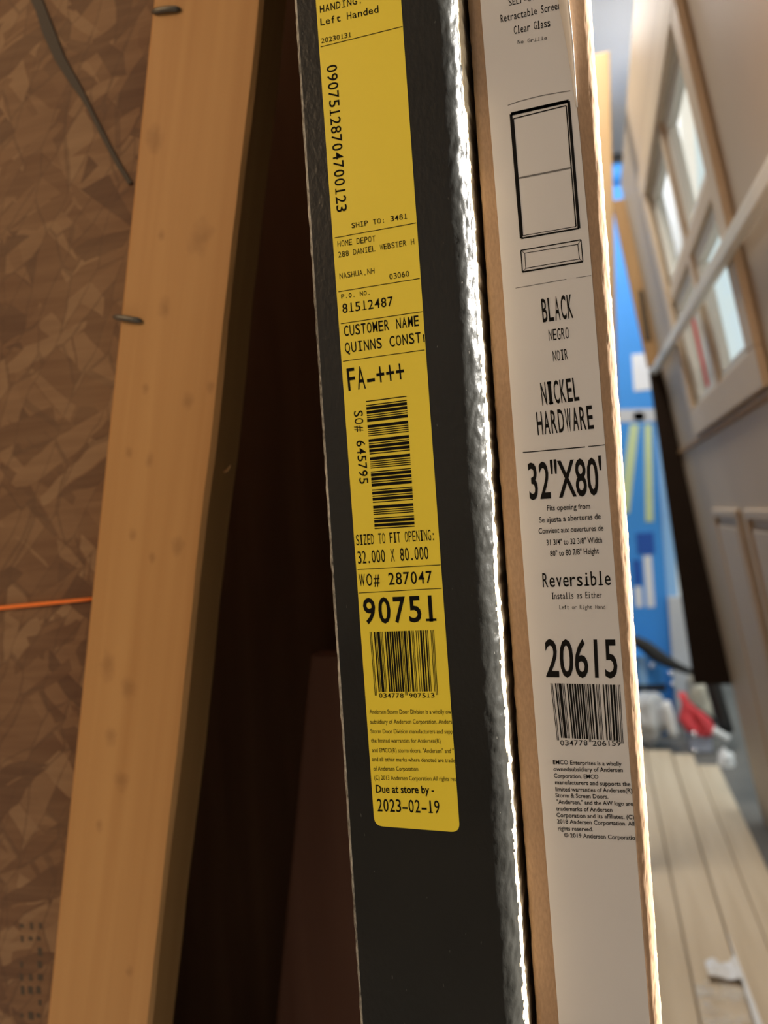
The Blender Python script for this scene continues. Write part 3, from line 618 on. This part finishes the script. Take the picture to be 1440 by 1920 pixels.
def blob(name, lab, cat, px, py, Y, rx, rz, mt, seed, ry=None, amp=.25, lie=True):
    c = P(px, py, Y); b = bmesh.new(); bmesh.ops.create_icosphere(b, subdivisions=4, radius=1)
    for v in b.verts:
        n_ = v.co.normalized(); f = 1 + amp * fbm(n_.x * 1.6 + seed, n_.y * 1.6, n_.z * 1.6) + amp * .35 * fbm(n_.x * 5, n_.y * 5 + seed, n_.z * 5)
        v.co = Vector((n_.x * rx, n_.y * (ry or rx), n_.z * rz)) * f
    me = bpy.data.meshes.new(name); b.to_mesh(me); b.free(); me.materials.append(mt); me.polygons.foreach_set('use_smooth', [True] * len(me.polygons))
    o = bpy.data.objects.new(name, me); COL.objects.link(o); o.location = c; tag(o, lab, cat); return o
blob('plastic_bag', 'crumpled pale gray plastic bag beside the kraft carton edge', 'bag', 1212, 1345, 3.50, .085, .115, M_grayp, 2.2)
blob('plastic_bag', 'lumpy cream bag standing behind the red cloth', 'bag', 1312, 1312, 3.70, .06, .13, mat('cream_bag', C(.62, .60, .50), .5), 9.1)
# red cloth
m = MB(); vs = []
rc = [(1272, 1296, 1282, 1302), (1281, 1322, 1296, 1318), (1278, 1346, 1312, 1334), (1290, 1366, 1326, 1350), (1308, 1378, 1334, 1364), (1322, 1383, 1336, 1374)]
for i, (x0, y0, x1, y1) in enumerate(rc):
    for j in range(7):
        t = j / 6; p = P(x0 + (x1 - x0) * t, y0 + (y1 - y0) * t, 3.45 + .012 * math.sin(j * 1.7 + i)); vs.append(p)
m.add(vs, [(i * 7 + j, i * 7 + j + 1, i * 7 + 8 + j, i * 7 + 7 + j) for i in range(5) for j in range(6)])
o = m.build('cloth', M_red, smooth=True, origin=vs[20]); sd = o.modifiers.new('thick', 'SOLIDIFY'); sd.thickness = .02; tag(o, 'bright red cloth draped over the clutter beyond the boards', 'cloth')
def rod(name, lab, cat, px0, py0, px1, py1, Y, r, mt, n=6):
    p, q = P(px0, py0, Y), P(px1, py1, Y); m = MB(); m.tube([p + (q - p) * i / n for i in range(n + 1)], r, 12); tag(m.build(name, mt, smooth=True, origin=p), lab, cat)
rod('handle', 'pale tapered handle left of the red cloth, pointing down', 'handle', 1248, 1315, 1264, 1380, 3.42, [.016, .02, .022, .022, .021, .02, .019], M_whitep)
rod('handle', 'short pale handle right of the red cloth', 'handle', 1336, 1368, 1366, 1386, 3.44, .016, M_whitep)
rod('hose', 'black hose running down beside the dark door jamb', 'hose', 1332, 1265, 1362, 1372, 3.5, .03, M_blackp)
rod('bar', 'thin black bar under the cream bag, above the red cloth', 'bar', 1285, 1316, 1342, 1354, 3.60, .012, M_blackp)
blob('glove', 'pale crumpled glove hanging by the right board end', 'glove', 1362, 1432, 3.30, .030, .05, M_whitep, 4.4, .03, .4)
a, b = P(1240, 1120, 3.95), P(1300, 1120, 3.95)
m = MB(); m.box(a.x + .03, b.x, 3.95, 3.98, 0, a.z); tag(m.build('panel', M_grayp, bevel=.004), 'plain gray panel standing between the blue sheet and the dark door jamb', 'panel')
for px, py, Yd, lab in ((1222, 1248, 3.685, 'shiny round bead on the blue bin, leftmost of the shiny glints'), (1256, 1263, 3.936, 'shiny round bead right of the blue bin, upper of the close pair'), (1260, 1283, 3.936, 'shiny round bead right of the blue bin, lower of the close pair'), (1301, 1377, 3.425, 'shiny round bead on the lower edge of the red cloth'), (1303, 1408, 3.436, 'shiny round bead low on the gray tub')):
    p = P(px, py, Yd); b = bmesh.new(); bmesh.ops.create_uvsphere(b, u_segments=16, v_segments=10, radius=.014); me = bpy.data.meshes.new('glint'); b.to_mesh(me); b.free(); me.materials.append(M_glint)  # out-of-focus highlights built as small mirror balls
    me.polygons.foreach_set('use_smooth', [True] * len(me.polygons)); o = bpy.data.objects.new('glint', me); COL.objects.link(o); o.location = p; tag(o, lab, 'glint', 'shiny glints in the clutter')
a, b = P(1292, 1375, 3.45), P(1338, 1420, 3.45); m = MB(); m.box(a.x, b.x, 3.45, 3.6, 0, a.z); tag(m.build('tub', mat('lilac_gray_plastic', C(.50, .54, .66), .35), bevel=.01), 'small lilac gray tub under the red cloth', 'tub')
# tall pale tan carton at the back, next to the kraft one, and dark bottle on the foam sheet
a = P(1143, 95, 2.2); kx = -.043
m = MB(); m.box(-.06, 0, 2.2, 2.24, 0, a.z, fn=lambda x, y, z: (a.x + x + (a.z - z) * kx, y, z))
tag(m.build('plank', wood_material('tan_plank_wood', C(.66, .48, .28), C(.55, .38, .2), grain=20), bevel=.003), 'tan plank leaning upright just behind the kraft carton', 'plank')
can('bottle', 'blue bottle with a black cap on top of the tall blue sheet', 1156, 312, 346, 4.025, .045, M_blue, M_blackp, 'bottle')
